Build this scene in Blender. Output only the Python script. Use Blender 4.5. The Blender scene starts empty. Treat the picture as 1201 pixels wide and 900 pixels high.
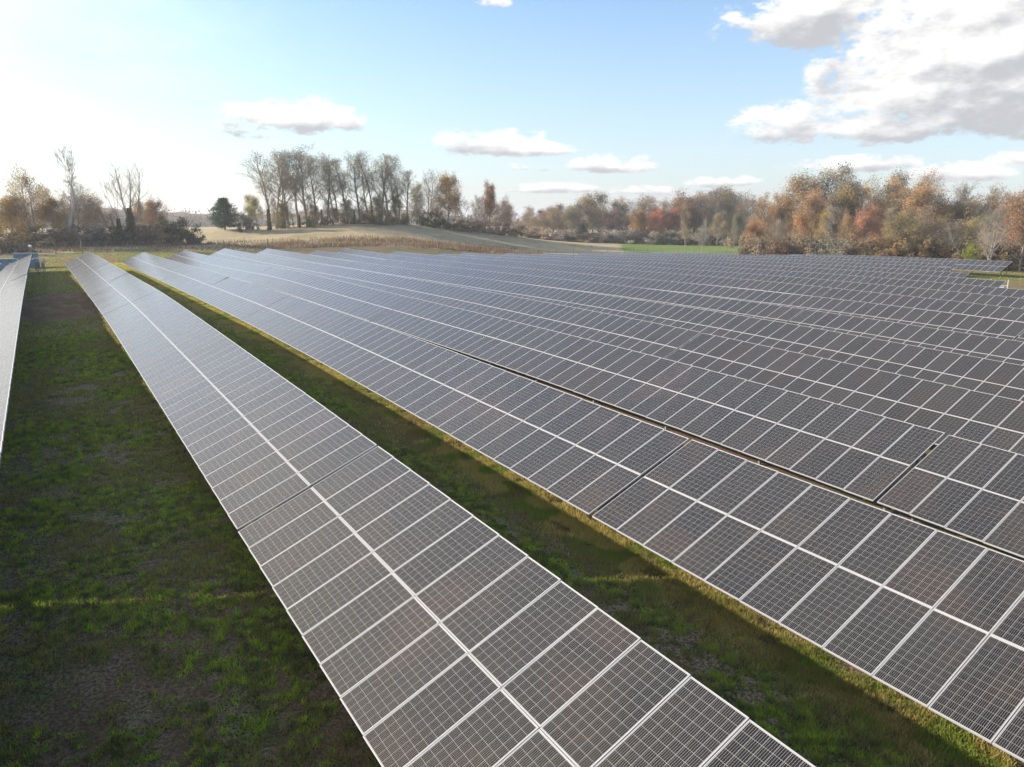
import bpy, math, random
import numpy as np
from mathutils import Vector, Matrix
random.seed(7); RNG = np.random.default_rng(7)
SC = bpy.context.scene; COL = SC.collection
rad = math.radians
# ------------------------------------------------------------------ camera
CAM_Z = 8.2; YAW = rad(32.07); PITCH = math.atan(195/875.0)
cam_data = bpy.data.cameras.new('camera'); cam = bpy.data.objects.new('camera', cam_data); COL.objects.link(cam)
cam_data.sensor_fit = 'HORIZONTAL'; cam_data.angle = 2*math.atan(600.5/875.0)
cam_data.clip_start = 0.1; cam_data.clip_end = 20000
cam.location = (0, 0, CAM_Z); cam.rotation_euler = (math.pi/2 - PITCH, 0, -YAW)
SC.camera = cam
FW = np.array([math.sin(YAW)*math.cos(PITCH), math.cos(YAW)*math.cos(PITCH), -math.sin(PITCH)])
RT = np.array([math.cos(YAW), -math.sin(YAW), 0]); DN = np.cross(FW, RT)
def ray(px, py): return RT*((px-600.5)/875.0) + DN*((py-450)/875.0) + FW
def azel(px, py):
    d = ray(px, py); return math.atan2(d[0], d[1]), math.atan2(d[2], math.hypot(d[0], d[1]))
def place(px, dist):                       # ground position seen in column px (near the skyline) at a horizontal distance
    d = ray(px, 270); h = math.hypot(d[0], d[1]); return d[0]/h*dist, d[1]/h*dist
# ------------------------------------------------------------------ light
SUN_AZ = rad(-44.0); SUN_EL = rad(19.8)    # azimuth measured from +Y towards +X
SC.view_settings.view_transform = 'Standard'; SC.view_settings.look = 'None'
SC.view_settings.exposure = 1.0; SC.view_settings.gamma = 1
sd = bpy.data.lights.new('sun', 'SUN'); sd.energy = 5.0; sd.angle = rad(0.5); sd.color = (1, 0.90, 0.76)
sun = bpy.data.objects.new('sun', sd); COL.objects.link(sun)
SUNV = Vector((math.sin(SUN_AZ)*math.cos(SUN_EL), math.cos(SUN_AZ)*math.cos(SUN_EL), math.sin(SUN_EL)))
sun.rotation_euler = SUNV.to_track_quat('Z', 'Y').to_euler()

class NT:                                  # small node-graph helper
    def __init__(s, tree): s.t = tree; s.n = tree.nodes; s.l = tree.links
    def new(s, typ, **kw):
        n = s.n.new(typ)
        for k, v in kw.items(): setattr(n, k, v)
        return n
    def put(s, sock, v):
        if hasattr(v, 'is_linked') or isinstance(v, bpy.types.NodeSocket): s.l.new(v, sock)
        elif v is not None: sock.default_value = v
    def m(s, op, a, b=None, c=None, clamp=False):
        n = s.new('ShaderNodeMath', operation=op, use_clamp=clamp)
        for i, v in enumerate((a, b, c)):
            if v is not None: s.put(n.inputs[i], v)
        return n.outputs[0]
    def vm(s, op, a, b=None, scale=None):
        n = s.new('ShaderNodeVectorMath', operation=op)
        s.put(n.inputs[0], a)
        if b is not None: s.put(n.inputs[1], b)
        if scale is not None: s.put(n.inputs['Scale'], scale)
        return n.outputs[0] if op not in ('DOT_PRODUCT', 'LENGTH') else n.outputs['Value']
    def mix(s, f, a, b, mode='MIX'):
        n = s.new('ShaderNodeMix', data_type='RGBA', blend_type=mode)
        s.put(n.inputs['Factor'], f)
        for k, v in (('A', a), ('B', b)):
            sock = [i for i in n.inputs if i.name == k and i.type == 'RGBA'][0]
            s.put(sock, v if not isinstance(v, tuple) else (*v[:3], 1))
        return [o for o in n.outputs if o.type == 'RGBA'][0]
    def noise(s, vec, scale, detail=4, rough=.55, lac=2.0):
        n = s.new('ShaderNodeTexNoise'); s.put(n.inputs['Vector'], vec)
        n.inputs['Scale'].default_value = scale; n.inputs['Detail'].default_value = detail
        n.inputs['Roughness'].default_value = rough; n.inputs['Lacunarity'].default_value = lac
        return n.outputs['Fac']
    def ramp(s, v, lo, hi, a=0., b=1., smooth=True):
        n = s.new('ShaderNodeMapRange', interpolation_type='SMOOTHSTEP' if smooth else 'LINEAR')
        s.put(n.inputs['Value'], v); n.inputs['From Min'].default_value = lo; n.inputs['From Max'].default_value = hi
        n.inputs['To Min'].default_value = a; n.inputs['To Max'].default_value = b
        return n.outputs['Result']

def build_world():
    w = bpy.data.worlds.new('World'); SC.world = w; w.use_nodes = True
    w.node_tree.nodes.clear(); g = NT(w.node_tree)
    out = g.new('ShaderNodeOutputWorld')
    sky = g.new('ShaderNodeTexSky', sky_type='NISHITA', sun_disc=False)
    sky.sun_elevation = SUN_EL; sky.sun_rotation = SUN_AZ; sky.air_density = 1.0; sky.dust_density = 0.9; sky.ozone_density = 3.2
    bg = g.new('ShaderNodeBackground'); bg.inputs['Strength'].default_value = 0.128
    dirv = g.vm('NORMALIZE', g.new('ShaderNodeTexCoord').outputs['Generated'])
    sp = g.new('ShaderNodeSeparateXYZ'); g.l.new(dirv, sp.inputs[0])
    az = g.m('ARCTAN2', sp.outputs[0], sp.outputs[1]); el = g.m('ARCSINE', sp.outputs[2])
    # flattened direction so that cloud noise stretches sideways
    cv = g.vm('MULTIPLY', dirv, (1, 1, 2.1))
    n1 = g.noise(cv, 9.0, 7, .58); n2 = g.noise(cv, 30.0, 5, .6); n3 = g.noise(cv, 75.0, 4, .6)
    off = (-0.011, 0.008, 0.022)
    n1b = g.noise(g.vm('ADD', cv, off), 9.0, 5, .58)
    # clouds: (pixel column, pixel row of the base, half width px, height above base px, depth below px, weight)
    cl = [(1010, 12, 190, 40, 45, 1.1), (1115, 90, 165, 115, 62, 1.6), (1190, 120, 140, 110, 48, 1.4), (985, 154, 170, 42, 20, 1.0), (1230, 30, 150, 100, 90, 1.5),
          (590, 176, 100, 26, 9, 1.0), (540, 170, 45, 20, 8, .8), (722, 196, 60, 20, 8, 1.0), (345, 142, 90, 34, 18, .85), (300, 150, 60, 30, 20, .6), (412, 148, 30, 26, 10, .7),
          (855, 216, 60, 12, 7, .75), (985, 196, 95, 16, 8, .95), (1050, 192, 40, 12, 7, .9), (1130, 205, 75, 18, 10, .95), (1195, 188, 40, 18, 10, 1.),
          (580, 2, 26, 10, 9, .7), (650, 222, 70, 9, 6, .55), (615, 197, 45, 8, 6, .5), (500, 232, 90, 9, 6, .5), (760, 225, 60, 9, 6, .5)]
    mx = None; shn = None; shd = None
    def cloud(a0, e0, hw, hu, hd, wgt):
        nonlocal mx, shn, shd
        da = g.m('SUBTRACT', az, a0); da = g.m('MULTIPLY', g.m('MULTIPLY', da, da), 1/hw**2)
        de = g.m('SUBTRACT', el, e0)
        up = g.m('MULTIPLY', g.m('MAXIMUM', de, 0.0), 1/hu); dn = g.m('MULTIPLY', g.m('MINIMUM', de, 0.0), 1/hd)
        v = g.m('ADD', up, dn)
        q = g.m('SUBTRACT', 1.0, g.m('ADD', da, g.m('MULTIPLY', v, v)), clamp=True)
        q = g.m('MULTIPLY', q, wgt)
        mx = q if mx is None else g.m('MAXIMUM', mx, q)
        t = g.m('MULTIPLY', q, v); shn = t if shn is None else g.m('ADD', shn, t)
        shd = q if shd is None else g.m('ADD', shd, q)
    for px, py, hw, hu, hd, wgt in cl:
        a0, e0 = azel(px, py); k = 1/875.0*math.cos(math.atan((px-600)/875))**1.0
        cloud(a0, e0, hw*k, hu*k, hd*k, wgt)
    for i in range(26):                    # the same kind of fair-weather clouds carries on round the rest of the sky
        a0 = YAW + rad(55 + i*10 + random.uniform(-4, 4)); a0 = (a0 + math.pi) % (2*math.pi) - math.pi
        e0 = rad(random.choice([4, 6, 9, 14, 20, 30]) + random.uniform(-1, 2)); s = .55 + math.sin(e0)*2.2
        cloud(a0, e0, rad(random.uniform(6, 12))*s, rad(random.uniform(2.2, 4))*s, rad(1.2)*s, random.uniform(.8, 1.3))
    dens = g.m('ADD', mx, g.m('MULTIPLY', g.m('SUBTRACT', n1, .5), 2.6))
    dens = g.m('ADD', dens, g.m('ADD', g.m('MULTIPLY', g.m('SUBTRACT', n2, .5), 2.0), g.m('MULTIPLY', g.m('SUBTRACT', n3, .5), 1.0)))
    alpha = g.m('MULTIPLY', g.ramp(dens, .25, .85), g.ramp(mx, .03, .3))
    vpos = g.m('DIVIDE', shn, g.m('ADD', shd, .05))
    lit = g.m('ADD', g.m('MULTIPLY', g.m('SUBTRACT', n1, n1b), 3.6), g.ramp(vpos, -.65, .35, 0.0, 1.0))
    thick = g.ramp(dens, .5, 1.7)
    lit = g.m('ADD', lit, g.m('MULTIPLY', g.m('SUBTRACT', 1.0, thick), .35))
    lit = g.m('ADD', lit, g.m('MULTIPLY', g.m('SUBTRACT', n2, .5), .9))
    cc = g.mix(g.ramp(lit, .28, 1.42), (2.3, 2.36, 2.5), (4.5, 4.42, 4.33))
    # thin bright veil of high cloud around the sun
    cosd = g.vm('DOT_PRODUCT', dirv, tuple(SUNV)); ang = g.m('ARCCOSINE', cosd)
    vn = g.noise(g.vm('MULTIPLY', dirv, (1, 1, 3.0)), 3.2, 5, .55)
    veil = g.ramp(g.m('ADD', ang, g.m('MULTIPLY', g.m('SUBTRACT', vn, .5), .75)), .44, 1.02, 1.0, 0.0)
    low = g.ramp(el, .0, .30, .55, 0.0, smooth=False)         # paler air towards the horizon
    base = g.mix(low, sky.outputs[0], (3.0, 3.28, 3.75))
    base = g.mix(veil, base, (5.0, 4.98, 4.95))
    base = g.mix(alpha, base, cc)
    g.l.new(base, bg.inputs['Color']); g.l.new(bg.outputs[0], out.inputs[0])
    w.cycles.sampling_method = 'MANUAL'; w.cycles.sample_map_resolution = 1024
build_world()

# ------------------------------------------------------------------ helpers
def mesh_from(name, V, F, mats=(), mat_idx=None, smooth=False):
    me = bpy.data.meshes.new(name); me.from_pydata([tuple(v) for v in V], [], [tuple(f) for f in F])
    for m in mats: me.materials.append(m)
    if mat_idx is not None: me.polygons.foreach_set('material_index', np.asarray(mat_idx, dtype=np.int32))
    if smooth: me.polygons.foreach_set('use_smooth', np.ones(len(F), dtype=bool))
    me.update(); return me
def fast_mesh(name, V, k, mats=()):        # V (n*k,3): n separate k-gons
    n = len(V)//k; me = bpy.data.meshes.new(name)
    me.vertices.add(n*k); me.vertices.foreach_set('co', np.asarray(V, dtype=np.float32).ravel())
    me.loops.add(n*k); me.loops.foreach_set('vertex_index', np.arange(n*k, dtype=np.int32))
    me.polygons.add(n); me.polygons.foreach_set('loop_start', np.arange(0, n*k, k, dtype=np.int32))
    try: me.polygons.foreach_set('loop_total', np.full(n, k, dtype=np.int32))
    except Exception: pass
    for m in mats: me.materials.append(m)
    me.update(calc_edges=True); return me
def put(name, me, parent=None, loc=(0, 0, 0), rot=None):
    o = bpy.data.objects.new(name, me); COL.objects.link(o)
    if parent: o.parent = parent
    o.location = loc
    if rot: o.rotation_euler = rot
    return o
def tag(o, label, cat, group=None):
    o['label'] = label; o['category'] = cat
    if group: o['group'] = group
    return o
def thing(name, label, cat, loc, group=None, rz=0):
    o = put(name, None, loc=loc); o.rotation_euler.z = rz; o.empty_display_size = .5
    return tag(o, label, cat, group)
def box(V, F, c, s, R=None):               # append a box, centre c, size s
    b = len(V); c = Vector(c)
    for dx in (-.5, .5):
        for dy in (-.5, .5):
            for dz in (-.5, .5):
                p = Vector((dx*s[0], dy*s[1], dz*s[2]))
                V.append(tuple(c + (R @ p if R else p)))
    F += [tuple(b+i for i in q) for q in ((0, 1, 3, 2), (4, 6, 7, 5), (0, 4, 5, 1), (2, 3, 7, 6), (0, 2, 6, 4), (1, 5, 7, 3))]
def tube(V, F, pts, radii, n=6, cap=True):
    pts = [Vector(p) for p in pts]; b0 = len(V); ref = None
    for i, p in enumerate(pts):
        d = (pts[min(i+1, len(pts)-1)] - pts[max(i-1, 0)]).normalized()
        a = d.orthogonal().normalized() if ref is None else (ref - d*ref.dot(d)).normalized()
        ref = a; c = d.cross(a)
        for k in range(n):
            t = 2*math.pi*k/n; V.append(tuple(p + (a*math.cos(t) + c*math.sin(t))*radii[i]))
    for i in range(len(pts)-1):
        for k in range(n):
            a = b0+i*n+k; b = b0+i*n+(k+1) % n; F.append((a, b, b+n, a+n))
    if cap and n > 2:
        F.append(tuple(b0+(len(pts)-1)*n+k for k in range(n)))
def mat(name):
    m = bpy.data.materials.new(name); m.use_nodes = True; g = NT(m.node_tree)
    return m, g, g.n['Principled BSDF']
def vnoise(x, y, s, seed=0):               # value noise 0..1
    x = np.asarray(x)/s; y = np.asarray(y)/s; xi = np.floor(x).astype(np.int64); yi = np.floor(y).astype(np.int64)
    fx = x-xi; fy = y-yi; fx = fx*fx*(3-2*fx); fy = fy*fy*(3-2*fy)
    def h(a, b): 
        v = np.sin(a*127.1 + b*311.7 + seed*74.7)*43758.5453; return v-np.floor(v)
    return (h(xi, yi)*(1-fx)+h(xi+1, yi)*fx)*(1-fy) + (h(xi, yi+1)*(1-fx)+h(xi+1, yi+1)*fx)*fy
def sstep(x, a, b):
    t = np.clip((np.asarray(x, dtype=float)-a)/(b-a), 0, 1); return t*t*(3-2*t)

# ------------------------------------------------------------------ row layout (measured)
TILT = rad(23.37); MW, MH = 0.992, 1.956; PW, PH = 1.01, 1.98
ROWX = [5.08, 13.55, 22.26, 30.6, 38.8, 46.91, 54.99, 63.06] + [63.06+8.1*i for i in range(1, 9)]
KN = np.array([-30, -10, 5, 18, 35, 55, 85, 120, 165.])
ZK = [[-7.34, -6.925, -6.507, -6.14, -5.764, -5.86, -6.006, -6.45], [-7.3, -7.287, -6.938, -6.555, -6.341, -6.369, -6.604, -6.704],
      [-8.327, -7.843, -7.324, -6.982, -6.809, -6.521, -7.109, -6.973], [-8.803, -8.221, -7.722, -7.248, -7.041, -6.95, -7.137, -6.981],
      [-8.945, -8.387, -7.898, -7.349, -7.234, -7.303, -7.366, -7.088], [-8.886, -8.42, -8.027, -7.542, -7.376, -7.531, -7.633, -7.335],
      [-8.827, -8.402, -8.034, -7.556, -7.431, -7.636, -7.884, -7.297], [-8.77, -8.381, -8.044, -7.603, -7.347, -7.584, -7.861, -7.95]]
for i in range(1, 9):
    q = i/8.0
    ZK.append([-8.6, -8.3, -8.05, -7.65, -7.42-.08*q, -7.62-.05*q, -8.0-.7*q, -8.4-1.6*q])
ZK.insert(0, [-7.0, -6.55, -6.25, -6.03, -5.8, -5.85, -6.3, -6.8]); ROWX.insert(0, -3.10)
ZK = [[z[0]] + z for z in ZK]
ENDS = [142, 137, 144.5, 158.5, 163, 161, 154, 160, 152, 145.5, 150.5, 146, 142, 140, 141, 142, 141]
NEAR = [-6, -6, -6, -4, -2, 1, 3, 6, 8, 14, 33.8, 41.2, 48.5, 54.5, 60.5, 62.9, 58.5]
GAPS = [20.75, 17.56, 14.79, 12.1, 30.8, 42.4, 36, 24, 45, 30, 52, 60, 66, 58, 77, 66, 80]
def mid_z(r, Y):
    Y = np.asarray(Y, dtype=float); return sum(np.interp(Y+d, KN, ZK[r]) for d in (-6, -3, 0, 3, 6))/5
def mid_x(r, Y): return ROWX[r] + (0.0038*(Y-22.5) if r == 0 else 0.0)

# ------------------------------------------------------------------ terrain
def build_height():
    P = []
    for r in range(0, 17):
        for Y in (-10, 5, 20, 38, 58, 85, 115, 150):
            P.append((ROWX[r], Y, float(mid_z(r, Y))-(1.62 if r else 1.85)))
    for Y in (-10, 5, 20, 40, 60, 90, 120, 150): P.append((-18, Y, -8.0 + .012*Y - .00009*Y*Y)); P.append((-60, Y, -8.2+.01*Y))
    def a(px, d, z): x, y = place(px, d); P.append((x, y, z))
    for px in (-250, -100, 0, 60, 120, 180): a(px, 172, -7.5); a(px, 205, -6.4); a(px, 260, -5.6)
    a(225, 175, -7.4); a(225, 230, -5.3); a(235, 330, -5.0); a(265, 235, -3.6)
    for px, d, z in ((300, 180, -7.6), (300, 225, -5.0), (330, 238, -3.7), (360, 176, -7.7), (360, 235, -3.1), (400, 240, -2.2), (440, 180, -7.8), (440, 243, -1.8), (470, 245, -1.9),
                     (510, 185, -8.3), (510, 250, -3.3), (545, 258, -4.4), (580, 200, -8.9), (580, 268, -5.6), (620, 215, -9.5), (620, 285, -7.7), (420, 300, -3.0), (520, 330, -5),
                     (660, 240, -10.2), (660, 340, -10.6), (700, 200, -10), (720, 340, -11.0), (760, 260, -10.6), (780, 350, -11.4), (830, 250, -10.4), (850, 350, -11.6), (880, 200, -10.0),
                     (900, 260, -10.6), (950, 172, -9.9), (1000, 165, -9.8), (1060, 163, -9.6), (1120, 165, -9.6), (1180, 170, -9.8), (1260, 175, -10.0),
                     (1160, 120, -9.4), (1190, 110, -9.6), (1300, 110, -9.6), (1350, 180, -10), (1000, 260, -10.5), (1200, 280, -10.5)): a(px, d, z)
    for ang in range(-90, 271, 30):
        for d in (520, 900):
            P.append((math.sin(rad(ang))*d, math.cos(rad(ang))*d, -8.5))
    P = np.array(P); xy = P[:, :2]/100.0; z = P[:, 2]
    def U(r2): return np.where(r2 > 0, r2*np.log(np.maximum(r2, 1e-12)), 0)
    n = len(P); K = U(((xy[:, None]-xy[None])**2).sum(-1)) + np.eye(n)*2e-3
    A = np.zeros((n+3, n+3)); A[:n, :n] = K; A[:n, n] = 1; A[:n, n+1:] = xy; A[n:, :n] = A[:n, n:].T
    w = np.linalg.solve(A, np.concatenate([z, [0, 0, 0]]))
    def H(X, Y):
        X = np.asarray(X, dtype=float); Y = np.asarray(Y, dtype=float); sh = X.shape; q = np.stack([X.ravel(), Y.ravel()], 1)/100.0
        out = np.empty(len(q))
        for i in range(0, len(q), 20000):
            c = q[i:i+20000]; out[i:i+20000] = U(((c[:, None]-xy[None])**2).sum(-1)) @ w[:n] + w[n] + c @ w[n+1:]
        far = np.hypot(q[:, 0], q[:, 1])*100; t = sstep(far, 450, 850)
        return (out*(1-t) + -8.5*t + CAM_Z).reshape(sh)
    return H
GH = build_height()
def gz(x, y): return float(GH(np.array([x]), np.array([y]))[0])
# fence line along the far side of the array, used by several builders
FENCE = [(-70, 176), (-20, 178), (40, 178), (75, 174), (105, 164), (135, 158), (150, 140)]
FX = np.array([p[0] for p in FENCE]); FY = np.array([p[1] for p in FENCE])
def fence_y(x): return np.interp(x, FX, FY)
def axis(lo, hi, fine_lo, fine_hi, step):
    v = list(np.arange(fine_lo, fine_hi+.1, step)); s = step
    while v[-1] < hi: s *= 1.25; v.append(v[-1]+s)
    s = step
    while v[0] > lo: s *= 1.25; v.insert(0, v[0]-s)
    return np.array(v)
def build_ground():
    m, g, b = mat('ground_cover'); b.inputs['Roughness'].default_value = 1.0; b.inputs['Specular IOR Level'].default_value = .1
    pos = g.new('ShaderNodeNewGeometry').outputs['Position']
    at = g.new('ShaderNodeAttribute', attribute_name='zone'); sp = g.new('ShaderNodeSeparateColor'); g.l.new(at.outputs['Color'], sp.inputs[0])
    nb = g.noise(pos, .09, 4); nm = g.noise(pos, .55, 5, .6); nf = g.noise(pos, 15.0, 7, .8); ns = g.noise(g.vm('MULTIPLY', pos, (1, .25, 1)), 1.2, 4)
    green = g.mix(g.ramp(nf, .41, .60), (.035, .055, .012), (.19, .235, .05))
    brown = g.mix(g.ramp(nf, .41, .60), (.085, .062, .036), (.40, .29, .165))
    k = g.ramp(g.m('ADD', g.m('MULTIPLY', nm, .7), g.m('MULTIPLY', nb, .5)), .40, .66)
    lawn = g.mix(k, green, brown)
    lawn = g.mix(g.m('MULTIPLY', sp.outputs[2], g.ramp(ns, .3, .62)), lawn, g.mix(nf, (.10, .052, .03), (.24, .135, .075)))
    hay = g.mix(g.ramp(nm, .3, .7), (.36, .28, .16), (.47, .385, .235)); hay = g.mix(g.m('MULTIPLY', g.ramp(nb, .45, .7), .6), hay, (.20, .185, .075))
    past = g.mix(g.ramp(nb, .3, .7), (.115, .18, .035), (.17, .21, .055))
    c = g.mix(g.ramp(g.m('ADD', sp.outputs[0], g.m('MULTIPLY', g.m('SUBTRACT', nm, .5), .5)), .4, .6), lawn, hay)
    c = g.mix(g.ramp(g.m('ADD', sp.outputs[1], g.m('MULTIPLY', g.m('SUBTRACT', nm, .5), .4)), .4, .6), c, past)
    g.l.new(c, b.inputs['Base Color'])
    bp = g.new('ShaderNodeBump'); bp.inputs['Strength'].default_value = 1.0; bp.inputs['Distance'].default_value = .06
    g.l.new(g.m('ADD', nf, g.m('MULTIPLY', nm, 1.5)), bp.inputs['Height']); g.l.new(bp.outputs[0], b.inputs['Normal'])
    xs = axis(-6000, 6000, -50, 170, 1.6); ys = axis(-5000, 7000, -14, 300, 1.7)
    X, Y = np.meshgrid(xs, ys); Z = GH(X, Y)
    near = 1-sstep(np.hypot(X, Y), 60, 160)
    Z = Z + (vnoise(X, Y, 3.1, 3)-.5)*.10*near
    V = np.stack([X, Y, Z], -1).reshape(-1, 3); nx = len(xs); ny = len(ys)
    i = np.arange((ny-1)*(nx-1)); r = i//(nx-1); c_ = i % (nx-1); a = r*nx+c_
    F = np.stack([a, a+1, a+nx+1, a+nx], 1)
    me = mesh_from('ground', V, F.tolist(), [m], smooth=True)
    hayw = sstep(Y-fence_y(X), -1, 3); hayw = np.maximum(hayw, sstep(X, 148, 156)*.7)
    th = np.degrees(np.arctan2(X, Y)) ; D = np.hypot(X, Y)
    pas = sstep(th, 38.5, 42)*(1-sstep(th, 50, 52))*sstep(D, 200+ (50-th)*2.5, 232+(50-th)*2.5)
    edge = sstep(Y-fence_y(X), -1, 1)*(1-sstep(Y-fence_y(X), 7, 12))*(X < 60)*sstep(vnoise(X, Y, 14, 5), .25, .6)
    pas = np.maximum(pas, edge*.9)
    bare = sstep(Y, 42, 52)*(1-sstep(Y, 84, 96))*(np.abs(X-1) < 6) * sstep(vnoise(X, Y*.6, 9, 9), .3, .6)
    bare = np.maximum(bare, sstep(vnoise(X, Y, 18, 2), .72, .85)); bare = np.maximum(bare, sstep(Y, 143, 150)*(1-sstep(Y, 160, 170))*(X < 12)*.9)
    bare = np.maximum(bare, np.exp(-((X-10)/2.5)**2)*sstep(Y, 28, 40)*(1-sstep(Y, 55, 70)))
    for r in range(1, 17):                 # straw fringe along each row's low edge, coloured in to match the sunlit strip
        lowx = ROWX[r]-1.95; inside = (Y > -20)*(Y < ENDS[r]+1)*(Y > NEAR[r]-2)
        hayw = np.maximum(hayw, inside*np.exp(-((X-lowx)/1.0)**2)*(.35+.4*vnoise(X, Y, 3, 21)) * (.35 if r == 1 else 1))
    rgba = np.stack([hayw, pas, bare, np.ones_like(X)], -1).reshape(-1, 4).astype(np.float32)
    ca = me.color_attributes.new('zone', 'FLOAT_COLOR', 'POINT'); ca.data.foreach_set('color', rgba.ravel())
    o = put('ground', me); o['kind'] = 'structure'
build_ground()

# ------------------------------------------------------------------ solar tables
def panel_materials():
    cell, g, b = mat('photovoltaic_cell')
    tc = g.new('ShaderNodeTexCoord').outputs['Object']; sp = g.new('ShaderNodeSeparateXYZ'); g.l.new(tc, sp.inputs[0])
    oi = g.new('ShaderNodeObjectInfo'); pos = g.new('ShaderNodeNewGeometry').outputs['Position']
    ph = g.m('FRACT', g.m('MULTIPLY', g.m('ADD', sp.outputs[1], 5.0), 5/0.158))
    bus = g.m('LESS_THAN', g.m('ABSOLUTE', g.m('SUBTRACT', ph, .5)), .045)
    tint = g.mix(oi.outputs['Random'], (.013, .012, .012), (.022, .019, .017))
    tint = g.mix(g.m('MULTIPLY', g.ramp(g.noise(pos, .45, 3), .5, .72), .55), tint, (.050, .030, .020))  # brownish patches mixed into the colour, standing in for soft reflections
    g.l.new(g.mix(g.m('MULTIPLY', bus, .9), tint, (.40, .39, .38)), b.inputs['Base Color'])
    rough = g.m('ADD', .14, g.m('MULTIPLY', g.noise(pos, 2.5, 4), .09))
    back, g2, b2 = mat('white_backsheet'); b2.inputs['Base Color'].default_value = (.38, .37, .36, 1)
    for bb in (b, b2):
        bb.inputs['IOR'].default_value = 1.5; bb.inputs['Roughness'].default_value = .17; bb.inputs['Specular IOR Level'].default_value = .5
    g.l.new(rough, b.inputs['Roughness'])
    b.inputs['Specular Tint'].default_value = (1, .89, .76, 1); b2.inputs['Specular Tint'].default_value = (1, .94, .86, 1)
    fr, g3, b3 = mat('anodised_frame'); b3.inputs['Base Color'].default_value = (.56, .55, .54, 1); b3.inputs['Metallic'].default_value = .3; b3.inputs['Roughness'].default_value = .38
    st, g4, b4 = mat('galvanised_steel'); b4.inputs['Base Color'].default_value = (.42, .43, .44, 1); b4.inputs['Metallic'].default_value = .6; b4.inputs['Roughness'].default_value = .5
    g4.l.new(g4.mix(g4.noise(g4.new('ShaderNodeNewGeometry').outputs['Position'], 3, 4), (.20, .20, .21), (.34, .34, .35)), b4.inputs['Base Color'])
    return cell, back, fr, st
CELL, BACK, FRAME, STEEL = panel_materials()
def far_cell():                            # beyond arm's length the fine silver lines only lighten the cell
    m, g, b = mat('photovoltaic_cell_far'); oi = g.new('ShaderNodeObjectInfo'); pos = g.new('ShaderNodeNewGeometry').outputs['Position']
    tint = g.mix(oi.outputs['Random'], (.042, .038, .034), (.052, .047, .042))
    g.l.new(g.mix(g.m('MULTIPLY', g.ramp(g.noise(pos, .45, 3), .5, .72), .45), tint, (.06, .042, .032)), b.inputs['Base Color'])  # the same reflection-like brownish patches, mixed in more weakly
    b.inputs['Specular Tint'].default_value = (1, .89, .76, 1)
    b.inputs['IOR'].default_value = 1.5; g.l.new(g.m('ADD', .15, g.m('MULTIPLY', g.noise(pos, 2.5, 3), .09)), b.inputs['Roughness']); return m
CELL_FAR = far_cell()
def grid_edges(n, total):
    fw, gap, pitch = .012, .0036, .158 if n == 6 else .1585
    half = total/2; e = [-half, -half+fw]; st = -n*pitch/2
    for i in range(n): e += [st+i*pitch+gap/2, st+(i+1)*pitch-gap/2]
    return e + [half-fw, half]
def panel_parts():
    xs = grid_edges(12, MH); ys = grid_edges(6, MW); nx, ny = len(xs), len(ys)
    V = [(x, y, 0.) for x in xs for y in ys]; Fl, Ml, Fc = [], [], []
    for i in range(1, nx-2):
        for j in range(1, ny-2):
            c = (i % 2 == 0) and (j % 2 == 0) and 1 < i < nx-3 and 1 < j < ny-3
            f = (i*ny+j, (i+1)*ny+j, (i+1)*ny+j+1, i*ny+j+1)
            Fl.append(f); Ml.append(1 if not c else 0)
    hx, hy, fw = MH/2, MW/2, .012
    FV, FF = [], []
    for c, s in (((-hx+fw/2, 0, -.017), (fw, MW, .040)), ((hx-fw/2, 0, -.017), (fw, MW, .040)), ((0, -hy+fw/2, -.017), (MH-2*fw, fw, .040)), ((0, hy-fw/2, -.017), (MH-2*fw, fw, .040))):
        box(FV, FF, c, s)
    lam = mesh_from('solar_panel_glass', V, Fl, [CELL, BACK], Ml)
    frm = mesh_from('panel_frame', FV, FF, [FRAME])
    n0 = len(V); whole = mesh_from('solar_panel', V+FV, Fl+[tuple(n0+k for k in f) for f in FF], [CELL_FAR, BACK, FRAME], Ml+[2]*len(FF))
    # nearest panels: bare sheet with cells as pieces of their own
    bare = mesh_from('solar_panel_sheet', V, [f for f, m_ in zip(Fl, Ml) if m_ == 1], [BACK], [0]*Ml.count(1))
    cells = []
    for f, m_ in zip(Fl, Ml):
        if m_ == 0: cells.append((sum(V[k][0] for k in f)/4, sum(V[k][1] for k in f)/4))
    a, bb = (.158-.005)/2, (.1585-.005)/2
    CV, CF = [], []; box(CV, CF, (0, 0, -.002), (2*bb, 2*a, .004))
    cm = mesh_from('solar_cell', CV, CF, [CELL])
    return lam, frm, whole, bare, cm, cells
LAM, FRM, WHOLE, SHEET, CELLM, CELLPOS = panel_parts()
V, F = [], []; box(V, F, (0, 0, 0), (.10, .08, 1.0)); POST = mesh_from('post', V, F, [STEEL])
V, F = [], []; box(V, F, (0, 0, 0), (3.7, .06, .09)); RAFTER = mesh_from('rafter', V, F, [STEEL])
ORD = ['leftmost', 'second', 'third', 'fourth', 'fifth', 'sixth', 'seventh', 'eighth', 'ninth', 'tenth', 'eleventh', 'twelfth', 'thirteenth', 'fourteenth', 'fifteenth', 'sixteenth', 'farthest']
ROWSAY = {0: 'the leftmost row', 1: 'the front row between grass lanes', 16: 'the farthest row before the woods'}
n_near = [0]
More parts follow.
